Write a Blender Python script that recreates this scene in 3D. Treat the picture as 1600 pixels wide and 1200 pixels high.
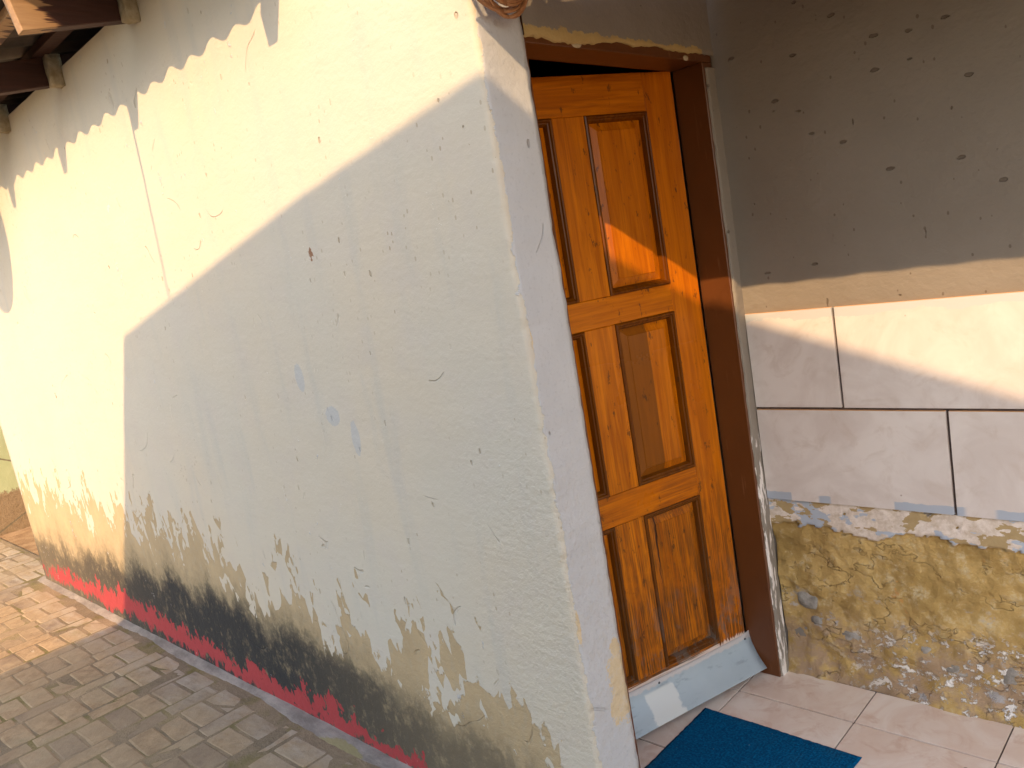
import bpy, bmesh, math, random
from mathutils import Vector, Matrix, noise as mn
random.seed(7)
for o in list(bpy.data.objects): bpy.data.objects.remove(o)
S = bpy.context.scene
C = S.collection
# ------------------------------------------------------------------ camera
cam_d = bpy.data.cameras.new('camera'); cam = bpy.data.objects.new('camera', cam_d); C.objects.link(cam)
YAW, PITCH, ROLL = math.radians(45.12), math.radians(8.65), math.radians(-9.75)
fw = Vector((-math.sin(YAW)*math.cos(PITCH), math.cos(YAW)*math.cos(PITCH), -math.sin(PITCH)))
rt = Vector((math.cos(YAW), math.sin(YAW), 0)); up = rt.cross(fw)
r2 = math.cos(ROLL)*rt + math.sin(ROLL)*up; u2 = -math.sin(ROLL)*rt + math.cos(ROLL)*up
cam.matrix_world = Matrix(((r2.x, u2.x, -fw.x, 1.274), (r2.y, u2.y, -fw.y, -1.342), (r2.z, u2.z, -fw.z, 1.6), (0, 0, 0, 1)))
cam_d.sensor_width = 36; cam_d.lens = 1244.955/1600*36; cam_d.clip_start = .02; cam_d.clip_end = 500
S.camera = cam
S.render.resolution_x, S.render.resolution_y = 1024, 768
# ------------------------------------------------------------------ sky, sun, exposure
SX, SZ = -.46, -.72                                   # sunlight travels along (SX, 1, SZ)
sd = Vector((SX, 1, SZ)).normalized()
EL = math.asin(-sd.z); AZ = math.atan2(-sd.x, -sd.y)
W = bpy.data.worlds.new('World'); S.world = W; W.use_nodes = True
wn = W.node_tree; bg = wn.nodes['Background']
sky = wn.nodes.new('ShaderNodeTexSky'); sky.sky_type = 'NISHITA'; sky.sun_disc = False
sky.sun_elevation = EL; sky.sun_rotation = AZ; sky.air_density = 1.0; sky.dust_density = 1.5; sky.ozone_density = .8
wn.links.new(sky.outputs[0], bg.inputs[0]); bg.inputs[1].default_value = .15
sl = bpy.data.lights.new('sun', 'SUN'); sl.energy = 2.0; sl.angle = math.radians(.4); sl.color = (1, .66, .34)
so = bpy.data.objects.new('sun', sl); C.objects.link(so); so.rotation_euler = sd.to_track_quat('-Z', 'Y').to_euler(); so.location = (2, -4, 8)
S.view_settings.view_transform = 'Standard'; S.view_settings.look = 'None'; S.view_settings.gamma = 1
S.view_settings.exposure = 1.6
S.cycles.max_bounces = 7; S.cycles.diffuse_bounces = 5; S.cycles.glossy_bounces = 3
# ------------------------------------------------------------------ measured sizes (metres)
YB, YH, ZF = 1.032, .974, .049            # porch wall plane, right jamb, porch floor level
ZT1, ZT2, ZT3 = 1.305, .991, .680         # wall tile courses
REC, ANG = .109, math.radians(16.72)      # door set-back, door opening angle
Y0 = .157                                 # plaster edge beside the left jamb

# ------------------------------------------------------------------ helpers: node materials
class MT:
    def __init__(s, name, rough=.8):
        s.m = bpy.data.materials.new(name); s.m.use_nodes = True; s.t = s.m.node_tree; s.n = s.t.nodes; s.l = s.t.links
        s.b = s.n['Principled BSDF']; s.set('Roughness', rough); s._co = None
    def put(s, sock, v):
        if hasattr(v, 'is_output'): s.l.new(v, sock)
        elif isinstance(v, (tuple, list)) and len(v) == 3 and sock.type == 'RGBA': sock.default_value = (*v, 1)
        else: sock.default_value = v
    def set(s, k, v): s.put(s.b.inputs[k], v)
    @property
    def co(s):
        if s._co is None: s._co = s.n.new('ShaderNodeTexCoord').outputs['Object']
        return s._co
    def xyz(s):
        k = s.n.new('ShaderNodeSeparateXYZ'); s.l.new(s.co, k.inputs[0]); return k.outputs
    def rnd(s): return s.n.new('ShaderNodeObjectInfo').outputs['Random']
    def map(s, scale=(1, 1, 1), loc=(0, 0, 0), vec=None):
        k = s.n.new('ShaderNodeMapping'); s.l.new(vec or s.co, k.inputs[0]); s.put(k.inputs['Scale'], scale); s.put(k.inputs['Location'], loc); return k.outputs[0]
    def shift(s, r, k=37.0):
        q = s.n.new('ShaderNodeVectorMath'); q.operation = 'ADD'; s.l.new(s.co, q.inputs[0]); s.l.new(s.f('MULTIPLY', r, k), q.inputs[1]); return q.outputs[0]
    def f(s, op, a, b=0.0, c=None, clamp=False):
        k = s.n.new('ShaderNodeMath'); k.operation = op; k.use_clamp = clamp; s.put(k.inputs[0], a); s.put(k.inputs[1], b)
        if c is not None: s.put(k.inputs[2], c)
        return k.outputs[0]
    def add(s, a, b): return s.f('ADD', a, b)
    def sub(s, a, b): return s.f('SUBTRACT', a, b)
    def mul(s, a, b): return s.f('MULTIPLY', a, b)
    def noise(s, scale, detail=4, rough=.6, vec=None, dist=0.0):
        k = s.n.new('ShaderNodeTexNoise'); s.l.new(vec or s.co, k.inputs['Vector']); s.put(k.inputs['Scale'], scale)
        s.put(k.inputs['Detail'], detail); s.put(k.inputs['Roughness'], rough); s.put(k.inputs['Distortion'], dist); return k.outputs[0]
    def voro(s, scale, vec=None, feature='F1', out='Distance'):
        k = s.n.new('ShaderNodeTexVoronoi'); k.feature = feature; s.l.new(vec or s.co, k.inputs['Vector']); s.put(k.inputs['Scale'], scale); return k.outputs[out]
    def step(s, v, lo, hi, a=0.0, b=1.0):            # smooth ramp of v from lo to hi
        k = s.n.new('ShaderNodeMapRange'); k.interpolation_type = 'SMOOTHSTEP'; s.put(k.inputs[0], v)
        for i, q in enumerate((lo, hi, a, b)): s.put(k.inputs[i+1], q)
        return k.outputs[0]
    def curve(s, v, pts, lo, hi):                    # piecewise linear value of v
        k = s.n.new('ShaderNodeValToRGB'); s.put(k.inputs[0], s.f('DIVIDE', s.sub(v, lo), hi-lo))
        e = k.color_ramp.elements
        while len(e) < len(pts): e.new(.5)
        for q, (p, val) in zip(e, sorted(pts)): q.position = (p-lo)/(hi-lo)
        for q, (p, val) in zip(e, sorted(pts)): q.color = (val, val, val, 1)
        return k.outputs[0]
    def mix(s, fac, a, b, mode='MIX'):
        k = s.n.new('ShaderNodeMix'); k.data_type = 'RGBA'; k.blend_type = mode; k.clamp_factor = True
        s.put(k.inputs[0], fac); s.put(k.inputs[6], a); s.put(k.inputs[7], b); return k.outputs[2]
    def ell(s, x, z, cx, cz, rx, rz, wob=None):      # mask of an uneven ellipse
        a = s.f('POWER', s.f('DIVIDE', s.sub(x, cx), rx), 2.0); b = s.f('POWER', s.f('DIVIDE', s.sub(z, cz), rz), 2.0)
        d = s.add(a, b)
        if wob is not None: d = s.add(d, wob)
        return s.step(d, 1.0, .8)
    def bump(s, h, dist=.004, strength=1.0):
        k = s.n.new('ShaderNodeBump'); s.put(k.inputs['Strength'], strength); s.put(k.inputs['Distance'], dist); s.l.new(h, k.inputs['Height']); s.l.new(k.outputs[0], s.b.inputs['Normal'])
    def mx(s, a, b): return s.f('MAXIMUM', a, b)
    def inv(s, a): return s.sub(1.0, a)
def pits(M, scale, share, size, stretch=(1, 1, .6)):
    v = M.map(stretch); k = M.n.new('ShaderNodeTexVoronoi'); M.l.new(v, k.inputs['Vector']); M.put(k.inputs['Scale'], scale)
    q = M.n.new('ShaderNodeSeparateColor'); M.l.new(k.outputs['Color'], q.inputs[0])
    sel = M.step(q.outputs[0], 1-share, 1-share+.02); rad = M.mul(q.outputs[1], size)
    if not hasattr(M, '_pn'): M._pn = M.mul(M.sub(M.noise(60, 1), .5), .16)
    d = M.add(k.outputs['Distance'], M._pn)
    return M.mul(sel, M.step(M.f('DIVIDE', d, M.add(rad, .02)), 1.0, .75))

# ------------------------------------------------------------------ helpers: meshes and things
def mesh_obj(name, verts, faces, mat, parent=None, smooth=False):
    me = bpy.data.meshes.new(name); me.from_pydata(verts, [], faces); me.validate()
    bm = bmesh.new(); bm.from_mesh(me); bmesh.ops.recalc_face_normals(bm, faces=bm.faces); bm.to_mesh(me); bm.free()
    me.materials.append(mat)
    if smooth:
        for p in me.polygons: p.use_smooth = True
    o = bpy.data.objects.new(name, me); C.objects.link(o); o.parent = parent
    return o
def bm_obj(name, bm, mat, parent=None, smooth=False):
    me = bpy.data.meshes.new(name); bm.to_mesh(me); bm.free(); me.materials.append(mat)
    if smooth:
        for p in me.polygons: p.use_smooth = True
    o = bpy.data.objects.new(name, me); C.objects.link(o); o.parent = parent
    return o
def box(name, a, b, mat, parent=None, bev=0.0, rot=None, piv=None, jit=0.0):
    bm = bmesh.new(); bmesh.ops.create_cube(bm, size=1)
    for v in bm.verts:
        v.co = Vector([a[i]+(v.co[i]+.5)*(b[i]-a[i]) + random.uniform(-jit, jit) for i in range(3)])
    if bev: bmesh.ops.bevel(bm, geom=bm.edges[:], offset=bev, segments=1, affect='EDGES', profile=.5)
    if rot: bmesh.ops.rotate(bm, verts=bm.verts, cent=piv or a, matrix=rot)
    return bm_obj(name, bm, mat, parent)
def tube(pts, r, seg=8):
    bm = bmesh.new(); rings = []; P = [Vector(p) for p in pts]
    for i, p in enumerate(P):
        t = (P[min(i+1, len(P)-1)]-P[max(i-1, 0)]).normalized(); a = t.orthogonal().normalized() if i == 0 else (rings_a - t*rings_a.dot(t)).normalized()
        rings_a = a; b = t.cross(a)
        rings.append([bm.verts.new(p+(a*math.cos(k*2*math.pi/seg)+b*math.sin(k*2*math.pi/seg))*r) for k in range(seg)])
    for A, B in zip(rings, rings[1:]):
        for k in range(seg): bm.faces.new((A[k], A[(k+1) % seg], B[(k+1) % seg], B[k]))
    bm.faces.new(rings[0][::-1]); bm.faces.new(rings[-1])
    return bm
def prism(prof, y0, y1):                             # prof: list of (x, z), extruded in y
    bm = bmesh.new(); A = [bm.verts.new((x, y0, z)) for x, z in prof]; B = [bm.verts.new((x, y1, z)) for x, z in prof]
    bm.faces.new(A); bm.faces.new(B[::-1]); n = len(prof)
    for i in range(n): bm.faces.new((A[i], B[i], B[(i+1) % n], A[(i+1) % n]))
    bmesh.ops.recalc_face_normals(bm, faces=bm.faces)
    return bm
def empty(name, loc=(0, 0, 0), parent=None):
    o = bpy.data.objects.new(name, None); C.objects.link(o); o.location = loc; o.empty_display_size = .2; o.parent = parent; return o
def tag(o, label=None, cat=None, group=None, kind=None):
    for k, v in (('label', label), ('category', cat), ('group', group), ('kind', kind)):
        if v: o[k] = v
    return o
def fz(x, y=0.0, z=0.0, s=1.0): return mn.noise(Vector((x*s, y*s, z*s)))
def fbm(x, y, z, s, o=4):
    return sum(fz(x+i*7.1, y, z, s*2**i)/2**i for i in range(o))
PROJ = lambda p: ((lambda d, z: (512+1244.955*.64*d.dot(r2)/z, 384-1244.955*.64*d.dot(u2)/z) if z > .05 else (-9999, -9999))(Vector(p)-cam.matrix_world.translation, (Vector(p)-cam.matrix_world.translation).dot(fw)))

# ------------------------------------------------------------------ materials
def mat_front(low):
    M = MT('limewashed plaster' if low else 'limewashed plaster upper', .85); x, y, z = M.xyz()
    n0 = M.noise(1.0, 2, .5, M.map((4.5, 4.5, 2.6), (2, 0, 1))); n1 = M.noise(1.0, 3, .6, M.map((11, 11, 5.5)), .8); n2 = M.noise(1.0, 2, .6, M.map((40, 40, 24), (3, 1, 7)), .5)
    n3 = M.noise(90, 2, .6); big = M.noise(1.3, 2, .5); med = M.noise(6, 3, .6)
    mot = M.noise(26, 4, .75)
    if low:
        wv = M.n.new('ShaderNodeTexNoise'); M.l.new(M.co, wv.inputs['Vector']); wv.inputs['Scale'].default_value = 13; wv.inputs['Detail'].default_value = 3
        wm = M.n.new('ShaderNodeVectorMath'); wm.operation = 'MULTIPLY_ADD'; M.l.new(wv.outputs['Color'], wm.inputs[0]); wm.inputs[1].default_value = (.034, .034, .05); M.l.new(M.co, wm.inputs[2])
        def flake(sx, sz):                              # paint comes off in plates: one random value per cell
            k = M.n.new('ShaderNodeTexVoronoi'); M.l.new(M.map((sx, .01, sz), vec=wm.outputs[0]), k.inputs['Vector']); k.inputs['Scale'].default_value = 1
            q = M.n.new('ShaderNodeSeparateColor'); M.l.new(k.outputs['Color'], q.inputs[0]); return q.outputs[0]
        f1, f2 = flake(15, 7.0), flake(40, 22)
        wob = M.add(M.mul(M.sub(n0, .5), .42), M.add(M.add(M.mul(M.sub(n1, .5), .30), M.mul(M.sub(f1, .5), .30)), M.add(M.mul(M.sub(f2, .5), .13), M.add(M.mul(M.sub(n2, .5), .07), M.mul(M.sub(n3, .5), .03)))))
        # peeled zone near the ground
        top = M.curve(x, [(-5.2, .66), (-4.2, .66), (-3.4, .65), (-2.9, .67), (-2.24, .63), (-1.76, .52), (-1.3, .49), (-.98, .48), (-.54, .48), (-.33, .42), (-.22, .32), (-.14, .16), (-.08, .04), (0, -.2)], -5.3, .1)
        peel = M.step(M.sub(M.add(z, wob), top), .008, -.004)
        # a few loose flakes still missing higher up
        fl = M.mul(M.step(M.noise(1.0, 4, .6, M.map((26, 26, 11), (9, 2, 4))), .70, .715), M.step(M.sub(z, top), .28, .0))
        peel = M.mx(peel, fl)
        tan = M.mix(med, (.33, .24, .13), (.53, .395, .22))
        tan = M.mix(M.step(n2, .45, .75), tan, (.41, .32, .195)); tan0 = tan
        # black mould over the bare plaster
        bt = M.curve(x, [(-5.2, .30), (-2.3, .41), (-1.5, .37), (-.88, .29), (-.57, .25), (-.3, .21), (-.15, .14), (0, .08)], -5.3, .1)
        bi = M.curve(x, [(-5.2, .60), (-2.6, 1.0), (-1.6, 1.0), (-1.0, .8), (-.6, .6), (-.3, .5), (0, .4)], -5.3, .1)
        mo2 = M.noise(8, 3, .7, M.map((1.6, 1.6, .8), (5, 5, 5)))
        bz = M.add(M.mul(M.sub(n0, .5), .30), M.add(M.mul(M.sub(mot, .5), .22), M.mul(M.sub(mo2, .5), .18)))
        tan = M.mix(M.mul(M.mul(bi, .75), M.step(M.sub(M.add(z, bz), bt), .14, -.06)), tan0, (.17, .132, .072))
        blk = M.mul(M.step(M.sub(M.add(z, bz), bt), .04, -.08), M.mul(bi, M.step(M.add(M.mul(mot, .65), M.mul(mo2, .6)), .36, .63)))
        bare = M.mix(blk, tan, M.mix(mot, (.005, .005, .006), (.040, .037, .032)))
        # worn red skirting band
        rtop = M.curve(x, [(-5.2, .10), (-4.9, .06), (-4.5, .15), (-3.8, .15), (-3.25, .17), (-2.8, .14), (-2.3, .11), (-1.9, .10), (-1.4, .095), (-1.0, .075), (-.7, .04), (-.4, .01), (0, -.03)], -5.3, .1)
        rlow = M.curve(x, [(-5.2, .06), (-3.9, .05), (-3.3, .055), (-2.7, .04), (-2.2, .02), (-1.6, -.02), (0, -.05)], -5.3, .1)
        rn = M.add(M.add(M.mul(M.sub(n0, .5), .12), M.mul(M.sub(n1, .5), .14)), M.add(M.mul(M.sub(f2, .5), .06), M.add(M.mul(M.sub(f1, .5), .05), M.mul(M.sub(n2, .5), .10))))
        red = M.mul(M.step(M.sub(M.add(z, rn), rtop), .006, -.004), M.step(M.sub(M.add(z, M.mul(rn, .7)), rlow), -.012, .006))
        bare = M.mix(red, bare, M.mix(mot, (.28, .022, .025), (.40, .050, .050)))
    # limewash coat
    cream = M.mix(M.step(big, .35, .65), (.535, .485, .385), (.565, .488, .365))
    cream = M.mix(M.mul(M.step(med, .45, .7), .5), cream, (.53, .465, .38))
    cream = M.mix(M.mul(M.step(M.noise(1, 4, .6, M.map((9, 9, 1.4))), .5, .75), .4), cream, (.43, .415, .36))
    p1 = pits(M, 26, .34, .15); p2 = pits(M, 62, .34, .24); p3 = pits(M, 5, .15, .045, (1, 1, .6))
    clus = M.step(M.noise(2.6, 2, .5, M.map((1, 1, 1), (8, 8, 8))), .40, .62, .15, 1.0); p1 = M.mul(p1, clus)
    pit = M.mx(p1, M.mx(M.mul(p2, M.mul(clus, .8)), p3))
    cream = M.mix(M.mul(pit, M.step(med, .30, .70, .25, .8)), cream, (.29, .21, .12))
    scr = M.mul(M.step(M.f('ABSOLUTE', M.sub(M.noise(3.4, 1, .4, M.map((1, 1, .8), (4, 4, 2))), .5)), .0035, .0012), M.step(M.noise(7, 1, .5, M.map((1, 1, 1), (11, 4, 9))), .585, .62))
    cream = M.mix(M.mul(scr, .22), cream, (.45, .38, .28))
    cream = M.mix(M.mul(p3, .85), cream, (.22, .085, .03))
    w = M.mul(M.sub(n3, .5), .8)
    for a in ((-1.033, 1.346, .026, .050), (-.885, 1.219, .040, .034), (-.783, 1.150, .022, .058)):
        cream = M.mix(M.mul(M.ell(x, z, *a, w), .5), cream, (.36, .39, .42))
    if low: dirt = M.mul(M.step(z, .55, 0), M.step(mot, .45, .75))
    if low: cream = M.mix(M.mul(dirt, .45), cream, (.52, .41, .28))
    col = M.mix(peel, cream, bare) if low else cream
    # grey paint on the return beside the door
    gn = M.add(M.mul(M.sub(n1, .5), .034), M.mul(M.sub(mot, .5), .030))
    grey_m = M.step(M.add(M.sub(y, .010), gn), -.001, .001)
    grey = M.mix(med, (.43, .43, .425), (.53, .525, .51))
    grey = M.mix(M.mul(M.step(z, 1.2, .5), M.step(mot, .45, .7)), grey, (.45, .43, .40))
    tw = M.mul(M.sub(mot, .5), 3.4)
    for a in ((.135, .475, .050, .115), (.10, .42, .02, .05), (.012, .68, .008, .05), (.012, 1.41, .007, .03)):
        grey = M.mix(M.ell(y, z, *a, tw), grey, M.mix(mot, (.50, .37, .21), (.66, .54, .35)))
    grey = M.mix(M.mul(p1, .5), grey, (.2, .17, .14)); grey = M.mix(M.mul(M.step(mot, .5, .75), .4), grey, (.50, .485, .46)); grey = M.mix(M.mul(M.step(n3, .55, .75), .25), grey, (.28, .275, .27))
    col = M.mix(grey_m, col, grey)
    M.set('Base Color', col)
    rough = M.step(x, -.5, -.05); rough = M.mul(rough, M.step(z, 1.5, .7))
    tr = M.noise(1, 3, .6, M.map((5, 5, 12))); 
    h = M.add(M.mul(tr, .40), M.mul(M.noise(48, 3, .7), M.add(.30, M.mul(rough, .75))))
    h = M.sub(h, M.mul(M.mx(p1, scr), .6)); 
    if low: h = M.sub(h, M.mul(M.mul(peel, M.inv(grey_m)), .55)); h = M.add(h, M.mul(M.mul(mot, peel), .5))
    h = M.add(h, M.mul(grey_m, .25))
    M.bump(h, .0075, .9)
    return M.m
def mat_porch():
    M = MT('grey porch paint', .7); x, y, z = M.xyz(); med = M.noise(5, 4, .6); mot = M.noise(30, 5, .7)
    col = M.mix(med, (.185, .155, .120), (.24, .205, .165))
    p1 = pits(M, 20, .55, .15, (.5, 1, 1.1)); p2 = pits(M, 46, .45, .22, (.8, 1, .5)); p3 = pits(M, 15, .5, .12, (1.6, 1, .45)); pit = M.mx(p1, M.mx(p2, p3))
    col = M.mix(M.mul(pit, .6), col, (.07, .045, .025))
    # unpainted render above the door head
    tn = M.mul(M.sub(M.noise(26, 4, .7), .5), .035)
    dm = M.mul(M.step(M.add(z, M.mul(tn, 1.4)), 2.136, 2.132), M.mul(M.step(x, .01, .005), M.step(y, .97, .96)))
    col = M.mix(M.mul(dm, M.step(z, 2.0, 2.01)), col, M.mix(mot, (.34, .22, .07), (.45, .33, .14)))
    white = M.mul(M.step(x, .01, .005), M.mul(M.step(z, .95, .85), M.step(M.noise(1, 4, .6, M.map((60, 60, 9))), .5, .55)))
    col = M.mix(white, col, M.mix(mot, (.6, .5, .42), (.75, .72, .68)))
    M.set('Base Color', col)
    h = M.add(M.mul(M.noise(1, 4, .6, M.map((9, 9, 14))), 1.0), M.mul(M.noise(50, 3, .7), .4)); h = M.sub(h, M.mul(M.mx(p1, p3), 1.0))
    M.bump(h, .005, 1)
    return M.m
def mat_base():
    M = MT('eroded earth render', .92); x, y, z = M.xyz(); med = M.noise(7, 5, .65); mot = M.noise(28, 6, .72); n3 = M.noise(13, 5, .65, M.map((1, 1, 1.3), (3, 3, 3)))
    mud = M.mix(M.step(med, .3, .7), (.30, .19, .055), (.52, .355, .13)); mud = M.mix(M.step(mot, .5, .75), mud, (.50, .41, .25))
    mud = M.mix(M.mul(M.step(z, .34, .16), M.step(n3, .38, .55)), mud, (.33, .225, .135))
    mud = M.mix(M.mul(M.step(n3, .60, .66), M.step(z, .5, .2)), mud, (.34, .32, .31))
    salt = M.mul(M.step(M.noise(26, 5, .75, M.map((1, 1, 1.2), (1, 8, 2)), .1), .545, .60), M.mul(M.step(M.add(z, M.mul(M.sub(x, .5), -.10)), .33, .22), M.step(x, .05, .45)))
    mud = M.mix(salt, mud, (.74, .70, .66))
    rus = M.step(M.noise(14, 3, .6, M.map((1, 1, 1), (4, 4, 4))), .70, .74); mud = M.mix(M.mul(rus, .7), mud, (.5, .24, .06))
    # what is left of the paint coats under the tiles
    pk = M.n.new('ShaderNodeVertexColor'); pk.layer_name = 'coat'; coat = pk.outputs[0]
    coatm = M.step(coat, .45, .55)
    a1 = M.noise(9, 4, .6, M.map((.8, .8, 1.6), (6, 6, 1))); a2 = M.noise(12, 4, .6, M.map((.8, .8, 1.5), (2, 6, 8)))
    pc = M.mix(M.step(mot, .35, .65), (.50, .41, .32), (.68, .60, .53)); pc = M.mix(M.step(a1, .535, .55), pc, (.37, .41, .475)); pc = M.mix(M.step(a2, .55, .565), pc, M.mix(mot, (.28, .19, .08), (.44, .33, .17)))
    col = M.mix(coatm, mud, pc)
    M.set('Base Color', col)
    h = M.add(M.mul(M.noise(12, 6, .7), .9), M.mul(M.noise(60, 5, .7), .35)); h = M.add(h, M.mul(salt, .3))
    h = M.mul(h, M.sub(1.0, M.mul(coatm, .6)))
    cr = M.f('ABSOLUTE', M.sub(M.noise(5, 4, .6, M.map((1, 1, 1.5), (8, 3, 1))), .5)); h = M.sub(h, M.mul(M.mul(M.mul(M.step(cr, .012, 0), M.step(med, .4, .6)), M.inv(coatm)), .5))
    M.bump(h, .013, 1)
    return M.m
def mat_tile(name, c1, c2, c3, rough, smear=False):
    M = MT(name, rough); x, y, z = M.xyz(); r = M.rnd(); v = M.shift(r)
    a = M.noise(4.5, 6, .6, v, 1.2); b = M.noise(11, 6, .65, v, .8)
    col = M.mix(M.step(a, .35, .65), c1, c2); col = M.mix(M.mul(M.step(b, .5, .7), .6), col, c3)
    col = M.mix(M.mul(pits(M, 16, .12, .10, (1, 1, 1)), .6), col, (.2, .14, .1))
    if smear:
        n = M.add(M.mul(M.sub(M.noise(1, 4, .6, M.map((8, 8, 20))), .5), .055), M.mul(M.sub(M.noise(40, 3), .5), .012))
        top = M.step(M.add(M.sub(z, ZT1-.028), n), -.001, .001)
        lx = M.noise(1, 1, .5, M.map((4.2, 1, .01), (3.3, 0, 0)))
        low = M.mul(M.step(M.add(M.sub(z, ZT3+.026), M.mul(n, .5)), .001, -.001), M.step(lx, .50, .51))
        col = M.mix(M.mul(top, M.step(z, ZT2+.1, ZT2+.12)), col, (.50, .50, .49)); col = M.mix(low, col, (.36, .395, .45))
        # bare fired clay on the cut top edge
        g = M.n.new('ShaderNodeNewGeometry'); k = M.n.new('ShaderNodeSeparateXYZ'); M.l.new(g.outputs['Normal'], k.inputs[0])
        col = M.mix(M.step(k.outputs[2], .5, .7), col, (.66, .32, .11))
    M.set('Base Color', col); M.bump(M.noise(9, 3), .002, .25)
    return M.m
def mat_wood(name, horiz=False, tone=1.0, split=None, crack=None):
    M = MT(name, .33); x, y, z = M.xyz(); r = M.rnd(); v = M.shift(r, 11.0)
    sc = (3.2, 40, 55) if horiz else (55, 40, 3.2)
    g = M.noise(1, 5, .62, M.map(sc, vec=v), .5); fine = M.noise(1, 3, .6, M.map(tuple(q*4 if q > 10 else q*2.5 for q in sc), vec=v)); bl = M.noise(5, 5, .65, v)
    c = M.mix(M.step(g, .25, .75), tuple(q*tone for q in (.33, .076, .001)), tuple(q*tone for q in (.60, .170, .002)))
    c = M.mix(M.mul(M.step(fine, .52, .7), .40), c, tuple(q*tone for q in (.26, .068, .004)))
    c = M.mix(M.mul(M.sub(r, .3), .5), c, tuple(q*tone for q in (.44, .105, .003)))
    if split is not None:
        c = M.mix(M.step(x, split-.001, split+.001), c, M.mix(g, (.15, .042, .002), (.27, .080, .004)))
    # knocks and dirt, worst near the floor
    sp = M.step(M.noise(1, 4, .7, M.map((42, 30, 18), vec=v)), .61, .68); c = M.mix(M.mul(sp, .7), c, (.05, .022, .008))
    wear = M.mul(M.step(z, 1.25, .12), M.step(bl, .30, .55)); ww = M.mul(wear, M.step(fine, .35, .6))
    c = M.mix(M.mul(ww, .85), c, (.07, .030, .008))
    gw = M.mul(M.step(z, .5, .1), M.step(M.noise(9, 5, .7, M.map((1.4, 1, .7), (7, 1, 3))), .50, .60)); c = M.mix(M.mul(gw, .75), c, (.115, .095, .075))
    wl = M.mul(M.step(M.add(z, M.mul(M.sub(fine, .5), .05)), .137, .128), M.step(z, .05, .06)); c = M.mix(M.mul(wl, .85), c, (.66, .54, .46))
    if crack is not None:
        cx = M.add(M.sub(x, crack), M.add(M.mul(M.sub(z, .5), .02), M.mul(M.sub(M.noise(14, 2), .5), .012)))
        cm = M.mul(M.step(M.f('ABSOLUTE', cx), M.mul(M.step(z, .36, .62), .006), 0), M.step(z, .38, .40)); c = M.mix(cm, c, (.018, .009, .005))
    M.set('Base Color', c); M.set('Roughness', M.add(.27, M.mul(wear, .35))); M.set('Specular IOR Level', .16)
    M.set('Coat Weight', M.mul(M.inv(wear), .05)); M.set('Coat Roughness', .22)
    M.bump(M.add(g, M.mul(fine, .5)), .0012, .5)
    return M.m
def mat_simple(name, c1, c2, scale=12, rough=.7, bump=.002, stretch=(1, 1, 1), metal=0.0, rand=0.0, detail=5):
    M = MT(name, rough); v = M.map(stretch); n = M.noise(scale, detail, .65, v); col = M.mix(M.step(n, .3, .7), c1, c2)
    if rand: col = M.mix(M.mul(M.rnd(), rand), col, tuple(q*.45 for q in c1))
    M.set('Base Color', col); M.set('Metallic', metal)
    if bump: M.bump(M.noise(scale*4, 4, .7, v), bump, .8)
    return M.m
def mat_brick():
    M = MT('worn clay paver', .85); x, y, z = M.xyz(); r = M.rnd(); v = M.shift(r)
    n = M.noise(16, 5, .7, v); m2 = M.noise(5, 4, .6); s = M.noise(40, 5, .7)
    g = M.n.new('ShaderNodeNewGeometry'); k = M.n.new('ShaderNodeSeparateXYZ'); M.l.new(g.outputs['Position'], k.inputs[0])
    wp = M.map((1, 1, 1), vec=g.outputs['Position']); w1 = M.noise(3.2, 5, .65, wp); w2 = M.noise(8, 5, .7, M.map((.5, 1.6, 1), vec=g.outputs['Position'])); w3 = M.noise(50, 4, .7, wp)
    c = M.mix(M.step(n, .3, .7), (.25, .160, .080), (.41, .280, .150)); c = M.mix(M.mul(M.step(r, .45, 1), .75), c, (.115, .08, .062))
    c = M.mix(M.mul(M.step(w1, .45, .65), .65), c, (.34, .26, .15))
    # cement slurry washed over the bricks beside the wall
    sl_ = M.mul(M.step(M.add(k.outputs[1], M.mul(M.sub(w1, .5), .35)), -.40, -.08), M.step(w2, .32, .62)); c = M.mix(M.mul(sl_, .8), c, M.mix(s, (.37, .30, .215), (.48, .405, .31)))
    ms = M.step(w1, .60, .68); c = M.mix(M.mul(ms, .45), c, (.20, .16, .055))
    wh = M.mul(M.step(w2, .665, .69), M.step(w3, .45, .6)); c = M.mix(M.mul(wh, .7), c, (.58, .49, .36))
    c = M.mix(M.mul(M.step(M.noise(2.1, 4, .65, wp), .36, .62), .6), c, M.mix(w3, (.28, .195, .105), (.41, .295, .17)))
    M.set('Base Color', c); M.bump(M.add(n, M.mul(s, .6)), .004, 1)
    return M.m
def mat_joint():
    M = MT('sand and moss joints', .95); n = M.noise(4, 5, .65); f = M.noise(60, 4, .7); x, y, z = M.xyz()
    c = M.mix(f, (.13, .09, .05), (.25, .185, .11)); c = M.mix(M.step(n, .48, .6), c, M.mix(f, (.10, .08, .018), (.19, .15, .04)))
    c = M.mix(M.mul(M.step(M.noise(2.1, 4, .65), .36, .62), .6), c, M.mix(f, (.28, .195, .105), (.41, .295, .17)))
    M.set('Base Color', c); M.bump(f, .006, 1); return M.m
def mat_cement():
    M = MT('cement haunch', .9); x, y, z = M.xyz(); n = M.noise(9, 6, .7, M.map((.6, 1.5, 1))); f = M.noise(60, 5, .7); g = M.noise(3.1, 3, .6)
    c = M.mix(M.step(n, .3, .7), (.16, .13, .10), (.35, .295, .235)); c = M.mix(M.mul(f, .4), c, (.22, .18, .16))
    c = M.mix(M.mul(M.ell(x, y, -1.20, -.085, .16, .06, M.mul(M.sub(n, .5), 2.0)), .75), c, (.26, .21, .075))
    M.set('Base Color', c); M.bump(M.add(n, M.mul(f, .4)), .006, 1); return M.m
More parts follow.
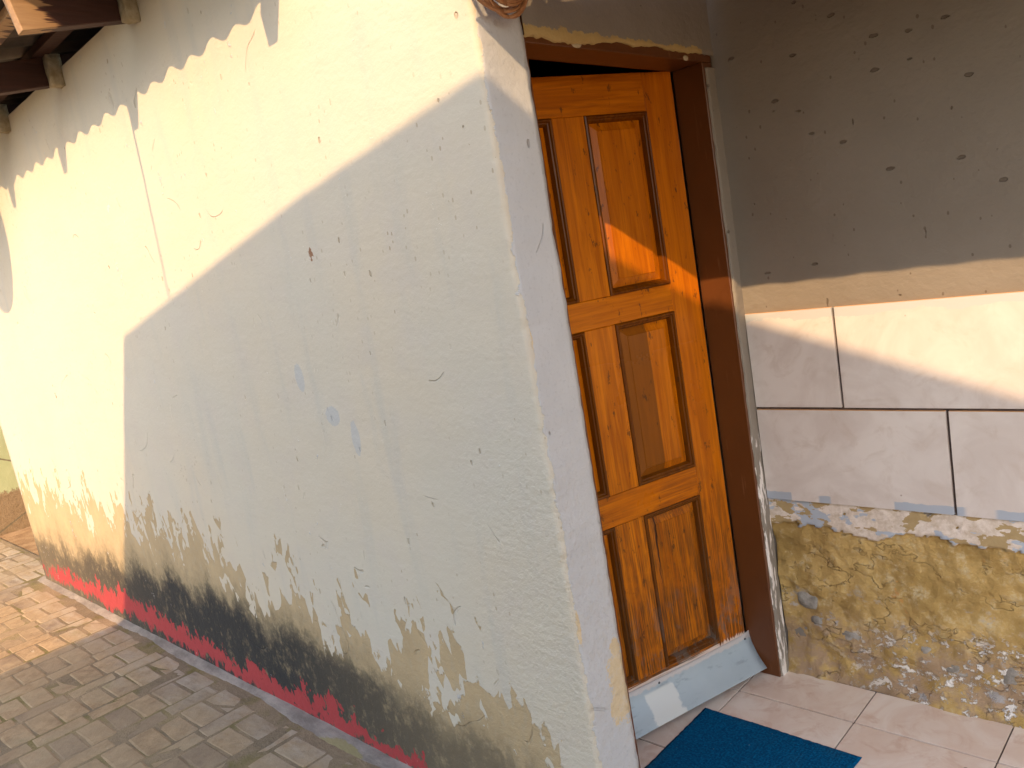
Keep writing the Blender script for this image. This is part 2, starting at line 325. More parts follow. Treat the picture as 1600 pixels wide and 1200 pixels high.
def mat_mat():
    M = MT('blue ribbed carpet', .95); x, y, z = M.xyz(); n = M.noise(160, 3, .7); m2 = M.noise(7, 3); rib = M.f('SINE', M.mul(x, 2*math.pi/.0105))
    c = M.mix(M.step(n, .35, .7), (.0, .048, .13), (.001, .115, .26)); c = M.mix(M.mul(M.step(m2, .5, .8), .35), c, (.02, .09, .15))
    lint = pits(M, 60, .10, .18, (1, 1, 1)); c = M.mix(M.mul(lint, .5), c, (.15, .26, .32))
    M.set('Base Color', c); M.set('Specular IOR Level', .08); M.bump(M.add(M.mul(rib, .12), M.mul(n, .9)), .004, 1); return M.m
def mat_weather():
    M = MT('painted galvanised sheet', .42); x, y, z = M.xyz(); n = M.noise(7, 5, .65); s = M.noise(1, 4, .6, M.map((12, 40, 30)))
    c = M.mix(n, (.29, .35, .385), (.40, .455, .475)); c = M.mix(M.mul(M.step(s, .55, .7), .6), c, (.22, .25, .26))
    w = M.mul(M.sub(M.noise(30, 4), .5), .05)
    p = M.mul(M.step(M.add(x, w), .345, .355), M.step(M.add(x, w), .475, .465)); c = M.mix(M.mul(p, M.step(z, .10, .09)), c, (.56, .57, .54))
    t = M.step(M.add(z, M.mul(M.sub(M.noise(45, 4), .5), .03)), .104, .110); c = M.mix(M.mul(t, .8), c, (.52, .46, .42))
    M.set('Base Color', c); M.set('Metallic', .15); M.bump(n, .001, .4); return M.m
def mat_green():
    M = MT('faded green wall', .9); x, y, z = M.xyz(); n = M.noise(4, 4, .6); f = M.noise(26, 6, .75)
    c = M.mix(n, (.42, .45, .21), (.52, .53, .29)); lo = M.step(M.add(z, M.mul(M.sub(f, .5), .18)), .36, .32); c = M.mix(lo, c, M.mix(f, (.19, .115, .05), (.44, .31, .17)))
    cr = M.voro(1.3, None, 'DISTANCE_TO_EDGE'); c = M.mix(M.step(M.add(cr, M.mul(M.sub(f, .5), .02)), .012, .004), c, (.2, .16, .09))
    M.set('Base Color', c); M.bump(M.add(n, M.mul(f, M.add(.2, lo))), .012, 1); return M.m
m_front, m_front_up, m_porch, m_base = mat_front(True), mat_front(False), mat_porch(), mat_base()
m_wtile = mat_tile('cream wall tile', (.56, .495, .455), (.64, .585, .545), (.50, .42, .365), .34, True)
m_ftile = mat_tile('pink marbled floor tile', (.72, .57, .46), (.80, .70, .60), (.60, .40, .29), .26)
m_grout = mat_simple('dark grout', (.06, .042, .036), (.12, .09, .08), 40, .9)
W_V, W_H = mat_wood('varnished wood upright'), mat_wood('varnished wood cross', True)
W_P = mat_wood('varnished wood panel', False, .95)
W_2, W_C, W_M = mat_wood('varnished wood two boards', False, .95, .236), mat_wood('varnished wood cracked', False, .82, None, .315), mat_wood('varnished moulding', False, .27)  # moulding toned dark: shade in its grooves is put into the colour
m_core = mat_simple('dark door core', (.05, .02, .006), (.09, .035, .01), 20, .7)
def mat_frame():
    M = MT('brown gloss frame paint', .38); n = M.noise(9, 4, .6); f = M.noise(1, 4, .6, M.map((50, 50, 5)))
    c = M.mix(n, (.085, .026, .006), (.125, .040, .009)); c = M.mix(M.mul(M.step(f, .63, .72), .5), c, (.22, .10, .045))
    c = M.mix(pits(M, 30, .05, .18, (1, 1, .5)), c, (.5, .45, .4)); M.set('Base Color', c); M.bump(f, .0015, .5); return M.m
m_frame = mat_frame()
m_weather = mat_weather()
m_brick, m_joint, m_cement, m_mat, m_green = mat_brick(), mat_joint(), mat_cement(), mat_mat(), mat_green()
m_dirt = mat_simple('brown earth', (.24, .135, .06), (.40, .255, .13), 9, .95, .01)
def mat_rafter():
    M = MT('red brown timber', .7); x, y, z = M.xyz(); g = M.noise(1, 4, .6, M.map((70, 5, 70)))
    c = M.mix(g, (.025, .008, .005), (.08, .025, .013)); lit_raw = M.step(M.add(y, M.mul(M.sub(g, .5), .22)), -.285, -.305)  # bare wood tip, with sunlight on it and shade behind painted into colour
    c = M.mix(lit_raw, c, M.mix(g, (.24, .12, .05), (.50, .31, .15))); M.set('Base Color', c); M.bump(g, .003, .7); return M.m
m_rafter = mat_rafter()
m_sheet = mat_simple('rusty roof sheet', (.06, .045, .035), (.12, .09, .07), 6, .6, .001, metal=.3)
m_ceil = mat_simple('dark porch roof sheet', (.055, .04, .025), (.10, .07, .045), 6, .8, .001)  # sheet coloured dark to deepen the shade under the porch roof
m_lump = mat_simple('mortar', (.33, .26, .15), (.52, .44, .30), 20, .9, .006)
m_dark = mat_simple('interior plaster', (.16, .14, .12), (.24, .21, .18), 4, .9)
m_cable = mat_simple('brown cable', (.27, .115, .045), (.42, .20, .085), 30, .5, 0)
m_wire = mat_simple('grey wire', (.2, .2, .2), (.3, .3, .3), 30, .5, 0)
m_stone = mat_simple('grey field stone', (.17, .155, .135), (.36, .335, .30), 22, .9, .006)
m_nbwall = mat_simple('neighbour plaster', (.46, .38, .27), (.55, .47, .35), 3, .9)
m_glass = mat_simple('dark window glass', (.03, .035, .04), (.05, .055, .06), 3, .1, 0)
m_dish = mat_simple('dish grey', (.38, .38, .38), (.46, .46, .46), 5, .5, 0)
m_screw = mat_simple('screw', (.03, .03, .03), (.06, .06, .06), 30, .5, 0)

# ------------------------------------------------------------------ ground and paving
v = [(-60, -60, -.03), (60, -60, -.03), (60, 60, -.03), (-60, 60, -.03)]
tag(mesh_obj('ground', v, [(0, 1, 2, 3)], m_dirt), 'bare brown earth around the house', None, None, 'structure')
pav = box('paving', (-7.2, -4.65, -.028), (5.0, -.002, -.0058), m_joint); tag(pav, 'worn brick paving in front of the wall', kind='structure')
pav2 = box('paving_bed', (-7.2, -.001, -.028), (-5.0, .16, -.0058), m_joint, pav)
def brick_mesh(lx, ly, k):
    rnd = random.Random(k); bm = bmesh.new(); nx = ny = 4; fx = (0, .035, .5, .965, 1) if lx > ly else (0, .07, .5, .93, 1); fy = (0, .07, .5, .93, 1) if lx > ly else (0, .035, .5, .965, 1)
    g = {}
    for i in range(nx+1):
        for j in range(ny+1):
            ex, ey = i in (0, nx), j in (0, ny)
            x_ = (fx[i]-.5)*lx + rnd.uniform(-.002, .002); y_ = (fy[j]-.5)*ly + rnd.uniform(-.002, .002)
            g[i, j] = bm.verts.new((x_, y_, rnd.uniform(-.001, .001) - (.003 if ex or ey else 0) - (.002 if ex and ey else 0)))
    for i in range(nx):
        for j in range(ny): bm.faces.new((g[i, j], g[i+1, j], g[i+1, j+1], g[i, j+1]))
    rim = [g[i, 0] for i in range(nx+1)]+[g[nx, j] for j in range(1, ny+1)]+[g[i, ny] for i in range(nx-1, -1, -1)]+[g[0, j] for j in range(ny-1, 0, -1)]
    low = [bm.verts.new((q.co.x*1.01, q.co.y*1.01, -.03)) for q in rim]
    for i in range(len(rim)): bm.faces.new((rim[i], low[i], low[(i+1) % len(rim)], rim[(i+1) % len(rim)]))
    bmesh.ops.recalc_face_normals(bm, faces=bm.faces)
    me = bpy.data.meshes.new('brick'); bm.to_mesh(me); bm.free(); me.materials.append(m_brick)
    return me
BX = [brick_mesh(.205, .099, k) for k in range(5)]; BY = [brick_mesh(.097, .206, 10+k) for k in range(5)]
spots = []
x = -7.15; k = 0
while x < 3.8:
    wdt = .205 if k % 2 == 0 else .097
    ly = .105 if k % 2 == 0 else .212
    y = -.055 - random.uniform(0, .05)
    lim = -2.6
    if x < -5.05: y = .13
    while y > lim:
        spots.append((x+wdt/2+random.uniform(-.004, .004), y-ly/2, k % 2)); y -= ly + random.uniform(0, .004)
    x += wdt+.008; k += 1
seen, rest = [], []
for sx_, sy_, kd in spots:
    px, py = PROJ((sx_, sy_, 0)); inside = -25 < px < 1050 and -25 < py < 800 and not (sx_ > -.55)
    (seen if inside else rest).append((sx_, sy_, kd))
seen.sort(key=lambda q: (Vector((q[0], q[1], 0))-cam.matrix_world.translation).length)
rest += seen[298:]; seen = seen[:298]
for sx_, sy_, kd in seen:
    o = bpy.data.objects.new('brick', random.choice(BY if kd else BX)); C.objects.link(o); o.parent = pav
    o.location = (sx_, sy_, -.004+random.uniform(-.0018, .0018)); o.rotation_euler = (random.uniform(-.008, .008), random.uniform(-.008, .008), random.uniform(-.02, .02)+(math.pi if random.random() < .5 else 0))
vs, fs = [], []
for sx_, sy_, kd in rest:
    if sx_ > 2.6: continue
    me = random.choice(BY if kd else BX); n0 = len(vs); dz = -.004+random.uniform(-.002, .002)
    vs += [(q.co.x+sx_, q.co.y+sy_, q.co.z+dz) for q in me.vertices]; fs += [tuple(i+n0 for i in p.vertices) for p in me.polygons]
o = mesh_obj('outlying_bricks', vs, fs, m_brick, pav); o['kind'] = 'stuff'
# cement haunch along the foot of the wall, ragged outer edge
vs, fs = [], []
n = 260
for i in range(n+1):
    x_ = -4.95+i*(5.2/n); wdt = .050+.026*fbm(x_, 3, 0, 1.3, 2)+.008*fbm(x_, 9, 0, 14, 3)+.03*max(0, 1-abs(x_+1.25)/.5)
    wdt = max(.03, wdt)
    for t in (0, .5, 1): vs.append((x_, .03-(wdt+.03)*t, .012-.011*t**1.2+.003*fz(x_, t, 5, 12) if t < 1 else -.012))
for i in range(n):
    for t in range(2): a = i*3+t; fs.append((a, a+3, a+4, a+1))
tag(mesh_obj('cement_haunch', vs, fs, m_cement, None, True), 'grey cement fillet along the foot of the cream wall', kind='structure')
# porch floor with tiles
pf = box('porch_floor', (0.004, -.3, -.02), (3.2, YB+.05, ZF-.006), m_grout); tag(pf, 'tiled porch floor in front of the door', kind='structure')
box('threshold', (-1.6, .17, -.02), (.003, .972, ZF-.0065), m_grout, pf)
P = .385; G2 = .0022
xs = [-.088+P*i for i in range(-3, 9)]; ys = [-.316, .069, .454, .839, 1.03]
for xa, xb in zip(xs, xs[1:]):
    for ya, yb in zip(ys, ys[1:]):
        a, b = xa+G2, xb-G2; c, d = ya+G2*1.5, yb-G2*1.5
        if b < 0.1 and a < 0:                     # doorway strip only
            c, d = max(c, .172), min(d, .970)
            if d-c < .03: continue
            if b > .0 and ya < .07: a = .004
        c = max(c, -.298); a2 = min(b, 3.19)
        if a2-a < .03: continue
        box('tile', (a, c, ZF-.006), (a2, d, ZF+random.uniform(-.0004, .0004)), m_ftile, pf, .0008)
# strip of tile between doorway tiles and the wall foot, left of the jamb
# ------------------------------------------------------------------ the house
H = empty('house'); tag(H, 'cream plastered house with peeling wall, grey door surround and tiled porch recess', 'house')
# front wall and return in one skin with a rounded, uneven corner
R0 = .016
prof = [(-4.88, .22)] + [(-4.88, .06)] + [(-4.865, 0.0)] + [(-4.82+i*.05, 0) for i in range(0, 93)]
xl = prof[-1][0]
while xl < -.03: xl += .02; prof.append((xl, 0))
prof = [q for q in prof if q[0] <= -R0+1e-6] + [(-R0+R0*math.sin(a), R0-R0*math.cos(a)) for a in [math.radians(d) for d in (10, 28, 45, 62, 80)]] + [(0, R0+i*(Y0-R0)/10) for i in range(11)]
ZR = 250; ZTOP = 2.74
vs, fs = [], []
for j in range(ZR+1):
    z_ = ZTOP*j/ZR - .03
    for i, (x_, y_) in enumerate(prof):
        lean = -.10*max(0, z_)*max(0, min(1, (-4.0-x_)/.88))
        d = .0035*fbm(x_, 0, z_, 1.6, 3)+.0012*fbm(x_, 0, z_, 9, 2)
        if y_ <= 0 and x_ > -4.85: vs.append((x_+lean, y_-d*(1 if x_ < -.1 else .6), z_)); continue
        cr = .004*fbm(4, 0, z_, 9, 3)+.003*fbm(7, 0, z_, 40, 2) if x_ > -.03 else 0
        w = 1-abs((y_/Y0)) if x_ > -.03 else 0
        e = (.0035*fbm(1, 0, z_, 24, 4)+.004*fbm(2, 0, z_, 5, 2)) if abs(y_-Y0) < 1e-6 else 0
        vs.append((x_+lean+(d*.6+cr*max(0, w)*.8 if x_ > -.03 else 0), y_+e-(cr*.6 if y_ < R0 else 0), z_))
m = len(prof)
for j in range(ZR):
    for i in range(m-1): a = j*m+i; fs.append((a, a+1, a+m+1, a+m))
# turn the ragged plaster edge inwards
b0 = len(vs)
for j in range(ZR+1): q = vs[j*m+m-1]; vs.append((q[0]-.03, q[1]-.001, q[2]))
for j in range(ZR): fs.append((j*m+m-1, b0+j, b0+j+1, (j+1)*m+m-1))
fw_ = mesh_obj('front_wall', vs, fs, m_front, H, True); fw_.data.materials.append(m_front_up)
for p in fw_.data.polygons:
    if p.center.z > 1.15: p.material_index = 1
# masonry behind the skins
box('wall_core', (-4.86, .012, -.02), (-.20, .2, 2.70), m_dark, H)
box('wall_core', (-.2, .012, -.02), (-.035, .115, 2.70), m_dark, H)
box('side_wall', (-.2, 1.034, -.02), (-.012, 3.2, 2.72), m_dark, H)
box('end_wall', (-4.86, .201, -.02), (-4.66, 3.2, 2.72), m_dark, H)
box('back_wall', (-4.66, 3.0, -.02), (-.201, 3.2, 2.72), m_dark, H)
box('lintel', (-.2, .116, 2.165), (-.02, 1.033, 2.70), m_dark, H)
box('ceiling', (-4.65, .202, 2.55), (-.21, 2.99, 2.58), m_dark, H)
# wall over the door and the strip beside the right jamb
def skin(name, us, ws, fn, mat, par, rag=None):
    vs = [fn(u, w, i, j) for j, w in enumerate(ws) for i, u in enumerate(us)]; n = len(us)
    fs = [(j*n+i, j*n+i+1, (j+1)*n+i+1, (j+1)*n+i) for j in range(len(ws)-1) for i in range(n-1)]
    return mesh_obj(name, vs, fs, mat, par, True)
yy = [Y0+.001+i*(YB+.01-Y0)/90 for i in range(91)]; zz = [2.104, 2.1045, 2.115, 2.13, 2.14]+[2.16+i*.04 for i in range(15)]
def over(u, w, i, j):
    e = .017*fbm(u, 0, 3, 4.5, 5)+.004*fbm(u, 2, 3, 50, 2)
    if j == 0: return (-.03, u, 2.114+e)
    if j == 1: return (-.001, u, 2.114+e)
    return (.004+.003*fbm(u, w, 0, 7, 3), u, w+e*max(0, (2.14-w)/.04))
skin('door_wall', yy, zz, over, m_porch, H)
yy = [.982, .9825, .99, 1.0, 1.01, 1.02, 1.034]; zz = [ZF-.01+i*.012 for i in range(171)]
def strip(u, w, i, j):
    e = .0045*fbm(3, w, 3, 22, 4)+.004*fbm(2, w, 3, 5, 2)
    if i == 0: return (-.03, .984+e, w)
    if i == 1: return (.0, .984+e, w)
    return (.003+.002*fbm(u, w, 0, 20, 3), max(u, .986+e) if i < 4 else u, w)
skin('door_wall_edge', yy, zz, strip, m_porch, H)
# porch wall: painted upper part
us = [-.005+i*.03 for i in range(108)]; ws = [ZT3-.03+i*.03 for i in range(66)]
def upper(u, w, i, j): return (u, YB-.003*fbm(u, 3, w, 3, 3)-.001*fbm(u, 8, w, 14, 2)+(.006 if w < ZT1-.01 else 0), w)
pw = skin('porch_wall', us, ws, upper, m_porch, H)
box('porch_wall_core', (-.011, YB+.035, -.02), (3.2, YB+.2, 2.6), m_dark, H)
# eroded lower part, modelled relief; colour attribute marks where the paint coats survive
us = [-.002+i*.0075 for i in range(190)]+[1.42+i*.03 for i in range(60)]; ws = [ZF-.012+i*.0075 for i in range(int((ZT3-.004-ZF+.012)/.0075)+1)]+[ZT3-.003]
coat = []
def edge(u): return .588+.036*fbm(u, 1, 1, 5, 4)+.012*fbm(u, 4, 1, 24, 3)
def lower(u, w, i, j):
    d = w-edge(u)
    hole = fbm(u, 11, w, 13, 3)
    k = 1.0 if d > 0 and hole < .62 else 0.0
    coat.append(k)
    if k: return (u, YB+.001-.002*fbm(u, 3, w, 16, 3), w)
    t = min(1, max(0, -d/.10))
    return (u, YB+.013+.008*t+.015*fbm(u, 2, w, 9, 5)*(.5+.5*t)+.003*fbm(u, 5, w, 45, 2)-.030*max(0, (.13-w)/.09)**1.5, w)
lw = skin('eroded_wall_base', us, ws, lower, m_base, H)
ca = lw.data.color_attributes.new('coat', 'FLOAT_COLOR', 'POINT')
for i, k in enumerate(coat): ca.data[i].color = (k, k, k, 1)
# stones showing through the eroded render
def stone(cx, cz, rx, rz, k):
    bm = bmesh.new(); bmesh.ops.create_icosphere(bm, subdivisions=3, radius=1)
    for q in bm.verts:
        n_ = 1+.22*fbm(q.co.x+k*5, q.co.y, q.co.z, 1.5, 3); c_ = q.co*n_
        sq = lambda t, e=.7: math.copysign(abs(t)**e, t)
        q.co = Vector((cx+sq(c_.x)*rx, YB+.030+c_.y*.013+.003*fbm(q.co.x+k, q.co.z, 1, 4, 2), cz+sq(c_.z)*rz))
    bm_obj('stone', bm, m_stone, lw, True)
for k, a in enumerate([(.092, .315, .040, .031), (.20, .205, .075, .026), (.532, .177, .032, .028), (.690, .190, .040, .034), (.452, .215, .018, .018), (.90, .16, .05, .03), (1.06, .22, .04, .03), (.115, .245, .022, .016), (1.3, .18, .06, .035)]): stone(*a, k)
# wall tiles, two courses of half-bond
def wtile(a, b, z0, z1): box('tile', (a, YB-.009+random.uniform(-.0008, .0008), z0), (b, YB+.003, z1), m_wtile, pw, .0007)
g = .0040
for row, (z0, z1, j0) in enumerate(((ZT2+g, ZT1, .291), (ZT3, ZT2-g, .579))):
    e = [.006]+[j0+.588*i for i in range(6)]
    for a, b in zip(e, e[1:]):
        b2 = min(b-g, 3.15)
        if b2 > a+.03: wtile(a+(g if a > .01 else 0), b2, z0+random.uniform(-.001, .001), z1)
box('grout_bed', (.004, YB+.0005, ZT3+.002), (3.15, YB+.0035, ZT1-.004), m_grout, pw)
# dark seam under the tiles
# ------------------------------------------------------------------ door frame
fr = box('door_frame', (-.112, .112, 2.096), (-.0035, 1.028, 2.158), m_frame, H, .002)
box('jamb', (-.112, .112, ZF-.004), (-.004, .1685, 2.0955), m_frame, fr, .002)
box('jamb', (-.112, YH, ZF-.004), (-.004, 1.028, 2.0955), m_frame, fr, .002)
for y_, z_, w_, h_ in ((.36, 2.104, .020, .008), (.88, 2.102, .014, .008)):
    bm = bmesh.new(); bmesh.ops.create_icosphere(bm, subdivisions=2, radius=1)
    for q in bm.verts: q.co = Vector((-.004+q.co.x*.0035, y_+q.co.y*w_*(1+.4*fz(q.co.z*3, y_*9, 1, 2)), z_+q.co.z*h_*(1+.4*fz(q.co.y*3, y_*9, 1, 2))))
    bm_obj('mortar_smear', bm, m_lump, fr, True)
# ------------------------------------------------------------------ the door, built in its own frame: x from the hinge, y outwards
DW, DH = .815, 2.03
dr = box('door', (.012, -.032, .012), (DW-.012, -.020, DH-.012), m_core, H)
dr.location = (-REC, YH-.010, ZF+.020)
dd = Vector((-math.sin(ANG), -math.cos(ANG), 0)); dr.rotation_euler = (0, 0, math.atan2(dd.y, dd.x))
def dbox(name, a, b, mat, bev=.0025): return box(name, (a[0], -.042, a[1]), (b[0], 0, b[1]), mat, dr, bev)
S1, S2, S3, S4 = .120, .358, .474, .700
dbox('stile', (.002, 0), (S1, DH), W_V); dbox('stile', (S4, 0), (DW, DH), W_V)
rails = [(0, .145), (.669, .768), (1.288, 1.376), (1.913, DH)]
for a, b in rails: box('rail', (S1+.0006, -.042, a), (S4-.0006, -.0006, b), W_H, dr, .0015)
for (a0, a1), (b0_, b1) in zip(rails, rails[1:]): box('mullion', (S2, -.042, a1+.0006), (S3, -.0003, b0_-.0006), W_V, dr, .0015)
def rings(name, x0, x1, z0, z1, prof, mat, cap):
    vs, fs = [], []
    for ins, dep in prof: vs += [(x0+ins, dep, z0+ins), (x1-ins, dep, z0+ins), (x1-ins, dep, z1-ins), (x0+ins, dep, z1-ins)]
    for k in range(len(prof)-1):
        for i in range(4): a = k*4+i; b = k*4+(i+1) % 4; fs.append((a, b, b+4, a+4))
    if cap: k = (len(prof)-1)*4; fs.append((k, k+1, k+2, k+3))
    return mesh_obj(name, vs, fs, mat, dr)
for ci, (xa, xb) in enumerate(((S1, S2), (S3, S4))):
    for ri, ((a0, a1), (b0_, b1)) in enumerate(zip(rails, rails[1:])):
        rings('moulding', xa+.0004, xb-.0004, a1+.0004, b0_-.0004, [(0, -.02), (0, .0022), (.004, .0048), (.008, .0040), (.011, -.001), (.015, -.0025), (.019, -.010), (.021, -.017)], W_M, False)
        mt = W_2 if (ci == 0 and ri == 1) else W_C if (ci == 0 and ri == 0) else W_P
        rings('panel', xa+.012, xb-.012, a1+.012, b0_-.012, [(0, -.019), (.012, -.0165), (.033, -.0085), (.0345, -.0065)], mt, True)
# weather bar of bent sheet along the foot of the door
pr = [(.0035, .124), (.005, .108), (.011, .090), (.021, .070), (.034, .050), (.049, .032), (.066, .016), (.068, .013)]
vs, fs = [], []
sx = [-.014+i*(DW-.02)/24 for i in range(25)]
for s_ in sx:
    for a, b in pr: vs.append((s_, a+.001*fz(s_, a, b, 9), b+.0015*fz(s_, 1, b, 7)+ (.010 if s_ < .0 and b > .1 else 0)))
n = len(pr)
for i in range(24):
    for j in range(n-1): a = i*n+j; fs.append((a, a+1, a+n+1, a+n))
wb = mesh_obj('weather_bar', vs, fs, m_weather, dr, True)
md = wb.modifiers.new('thickness', 'SOLIDIFY'); md.thickness = .0016; md.offset = -1
for s_ in (.012, .4, .78):
    bm = bmesh.new(); bmesh.ops.create_uvsphere(bm, u_segments=10, v_segments=6, radius=.0042)
    for q in bm.verts: q.co = Vector((s_+q.co.x, .0062+q.co.y*.5, .110+q.co.z))
    bm_obj('screw', bm, m_screw, dr, True)
for z_ in (.25, 1.05, 1.80):
    bm = bmesh.new(); bmesh.ops.create_cone(bm, cap_ends=True, segments=10, radius1=.006, radius2=.006, depth=.09)
    bmesh.ops.translate(bm, verts=bm.verts, vec=(-.004, -.016, z_)); bm_obj('hinge', bm, m_screw, dr, True)
# ------------------------------------------------------------------ roof over the front wall
SL = .19
def roof_z(y): return 2.653+.115+.042+SL*y
def sheet(name, x0, x1, y0, y1, zfun, per, amp, mat, par, thick=.0012, step=None):
    n = int((x1-x0)/(per/10)); vs, fs = [], []; ysn = [y0+(y1-y0)*t for t in (0, .25, .5, .75, 1)]
    for y_ in ysn:
        for i in range(n+1):
            x_ = x0+i*(x1-x0)/n; c_ = math.cos(2*math.pi*x_/per); lap = .35*amp*math.cos(math.pi*x_/per)
            vs.append((x_, y_, zfun(y_)+amp*(1+c_)+lap))
    for j in range(4):
        for i in range(n): a = j*(n+1)+i; fs.append((a, a+1, a+n+2, a+n+1))
    o = mesh_obj(name, vs, fs, mat, par, True); md = o.modifiers.new('thickness', 'SOLIDIFY'); md.thickness = thick; return o
rf = sheet('roof', -5.15, -.57, -.44, 3.4, roof_z, .155, .013, m_sheet, H)
sheet('roof_infill', -.57, .0, .02, 3.4, lambda y: roof_z(y)+.001, .155, .013, m_sheet, rf)
rm = Matrix.Rotation(math.atan(SL), 3, 'X')
for i, xr in enumerate((-.622, -1.646, -2.47, -3.29, -4.12, -4.95)):
    ln = .372+random.uniform(-.004, .02)*(i > 1)
    box('rafter', (xr-.025, -ln/math.cos(math.atan(SL)), 2.653), (xr+.025, 1.6, 2.768), m_rafter, H, .0025, rm, (0, 0, 2.653))
    # mortar packed beside the rafter where it enters the wall
    bm = bmesh.new(); bmesh.ops.create_cube(bm, size=1); bmesh.ops.subdivide_edges(bm, edges=bm.edges[:], cuts=3, use_grid_fill=True)
    for q in bm.verts:
        c_ = q.co.copy(); q.co = Vector((xr+.050+c_.x*.05, -.022+c_.y*.052, 2.70+c_.z*.13)); q.co += Vector((.006*fbm(q.co.x, q.co.y, q.co.z, 18, 3), .006*fbm(q.co.z, q.co.y, q.co.x, 18, 3), .008*fbm(q.co.y, q.co.x, q.co.z, 18, 3)))
    bm_obj('mortar_packing', bm, m_lump, H, True)
for y_ in (-.30, -.06): box('purlin', (-5.1, y_-.028, 2.7695+SL*y_), (-.58, y_+.028, 2.8035+SL*y_), m_rafter, H, .002)
# ------------------------------------------------------------------ porch roof
def pz(y): return 2.207+.19*(y+.1)
pr_ = sheet('porch_roof', .048, 2.6, -.10, 1.25, pz, .076*2, .0018, m_ceil, H)
box('porch_post', (2.5, -.09, -.02), (2.58, -.01, 2.19), m_rafter, H, .004)
# ------------------------------------------------------------------ neighbouring house that throws the big shadow
NK = 3.3
top = [(x_-SX*NK, z_-SZ*NK) for x_, z_ in ((-2.43, 1.564), (-.807, 1.895), (-.017, 2.02), (.38, 2.062), (1.236, 1.76), (1.9, 1.51))]
N_ = empty('neighbour_house', (1.2, -6, 0)); tag(N_, 'tall pale tan plastered gabled house across the yard from the peeling wall', 'house')
def nb(o): o.parent = N_; o.location = (-1.2, 6, 0); return o
bm = prism([(x_, z_) for x_, z_ in top]+[(x_, z_-.05) for x_, z_ in top[::-1]], -NK, -10.5); nb(bm_obj('roof', bm, m_sheet))
wt = [(top[0][0]+.22, -.02)]+[(max(top[0][0]+.22, min(x_, top[-1][0]-.2)), z_-.06) for x_, z_ in top]+[(top[-1][0]-.2, -.02)]
nb(bm_obj('wall', prism(wt, -NK-.2, -10.3), m_nbwall))
wf = nb(box('window', (1.2, -NK-.2, 1.0), (2.4, -NK-.16, 2.1), m_frame))
for a, b in ((1.25, 1.77), (1.83, 2.35)):
    q = box('pane', (a, -NK-.158, 1.06), (b, -NK-.152, 2.04), m_glass, wf)
# ------------------------------------------------------------------ far green wall
gw = box('boundary_wall', (-7.3, -3.2, -.03), (-7.0, 6.0, 2.1), m_green); tag(gw, 'faded green boundary wall with brown stained foot beyond the house', 'wall')
# ------------------------------------------------------------------ door mat
vs, fs = [], []
nx, ny = 60, 58
for j in range(ny+1):
    for i in range(nx+1):
        x_ = -.134+.510*i/nx; y_ = .20+.487*j/ny; e = i in (0, nx) or j in (0, ny)
        vs.append((x_+((.0022*fz(x_, y_, 0, 70)+.003*fz(x_, y_, 0, 6)) if e else 0)-.016*(1-j/ny)*0, y_+((.0025*fz(x_, y_, 2, 70)+.003*fz(x_, y_, 2, 6)) if e else 0)+.008*(1-i/nx), ZF+.0012+(.0045 if not e else .001)+.0006*fz(x_, y_, 3, 25)))
for j in range(ny):
    for i in range(nx): a = j*(nx+1)+i; fs.append((a, a+1, a+nx+2, a+nx+1))
mm = mesh_obj('doormat', vs, fs, m_mat, None, True); tag(mm, 'dark blue ribbed carpet doormat lying on the tiles at the threshold', 'doormat')
md = mm.modifiers.new('thickness', 'SOLIDIFY'); md.thickness = .001; md.offset = -1
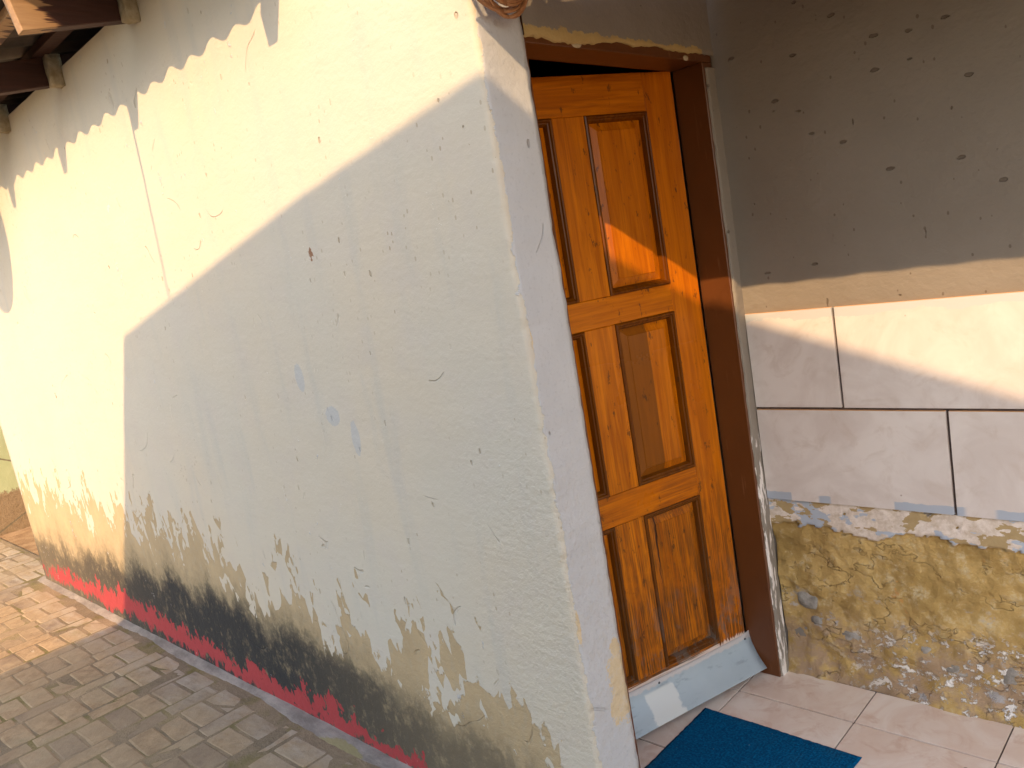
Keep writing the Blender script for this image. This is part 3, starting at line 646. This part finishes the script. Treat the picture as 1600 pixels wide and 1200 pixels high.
# ------------------------------------------------------------------ coil of cable hung at the wall corner
cc = empty('cable_coil', (.03, .07, 2.30)); tag(cc, 'coil of brown cable hanging at the wall corner above the door', 'cable')
rnd = random.Random(3)
for k in range(9):
    pts = []; a_ = .118+rnd.uniform(-.022, .016); b_ = .158+rnd.uniform(-.040, .022); cx, cy = .030+.007*(k % 3)+rnd.uniform(0, .008), .062+rnd.uniform(-.014, .014)
    ph = rnd.uniform(0, 6)
    for t in range(49):
        q = 2*math.pi*t/48; pts.append((cx+.006*math.sin(2*q+ph)-.03, cy+a_*math.sin(q)*(1+.05*math.sin(3*q+ph))-.07, .005-b_*math.cos(q)+.006*math.sin(2*q+ph)))
    o = bm_obj('cable_loop', tube(pts, .0042), m_cable, cc, True)
o = bm_obj('nail', tube([(-.045, .01, .145), (.02, .01, .150)], .004), m_screw, cc, True)
# ------------------------------------------------------------------ cable slung between the two roofs
pts = []
for t in range(31):
    q = t/30; k_ = .40+q*(NK+.05-.40); z0 = 2.415+(1.69-2.415)*q**.96-.02*math.sin(math.pi*q); x0 = -1.84-.03*q
    pts.append((x0-SX*k_, -k_, z0-SZ*k_))
oc = bm_obj('overhead_cable', tube(pts, .0065, 6), m_wire, None, True); tag(oc, 'thin grey cable slung from the eave to the opposite roof', 'cable')
# ------------------------------------------------------------------ satellite dish on the eave
ds = empty('satellite_dish', (-3.74, -.60, 2.64)); tag(ds, 'grey satellite dish fixed to the eave above the sunlit wall', 'dish')
bm = bmesh.new(); rg = []
for r_ in (0.001, .08, .16, .24, .30): rg.append([bm.verts.new((r_*math.cos(a*math.pi/16), r_*r_*.9, r_*1.08*math.sin(a*math.pi/16))) for a in range(32)])
for A_, B_ in zip(rg, rg[1:]):
    for i in range(32): bm.faces.new((A_[i], A_[(i+1) % 32], B_[(i+1) % 32], B_[i]))
bmesh.ops.rotate(bm, verts=bm.verts, cent=(0, 0, 0), matrix=Matrix.Rotation(math.pi-.45, 3, 'X'))
d_ = bm_obj('reflector', bm, m_dish, ds, True); md = d_.modifiers.new('thickness', 'SOLIDIFY'); md.thickness = .004
bm_obj('arm', tube([(0, .0, 0), (0, .16, .03), (.0, .24, .06)], .014), m_dish, ds, True)
bm_obj('feed', tube([(0, 0, -.28), (0, -.2, -.22), (0, -.32, -.02)], .010), m_dish, ds, True)
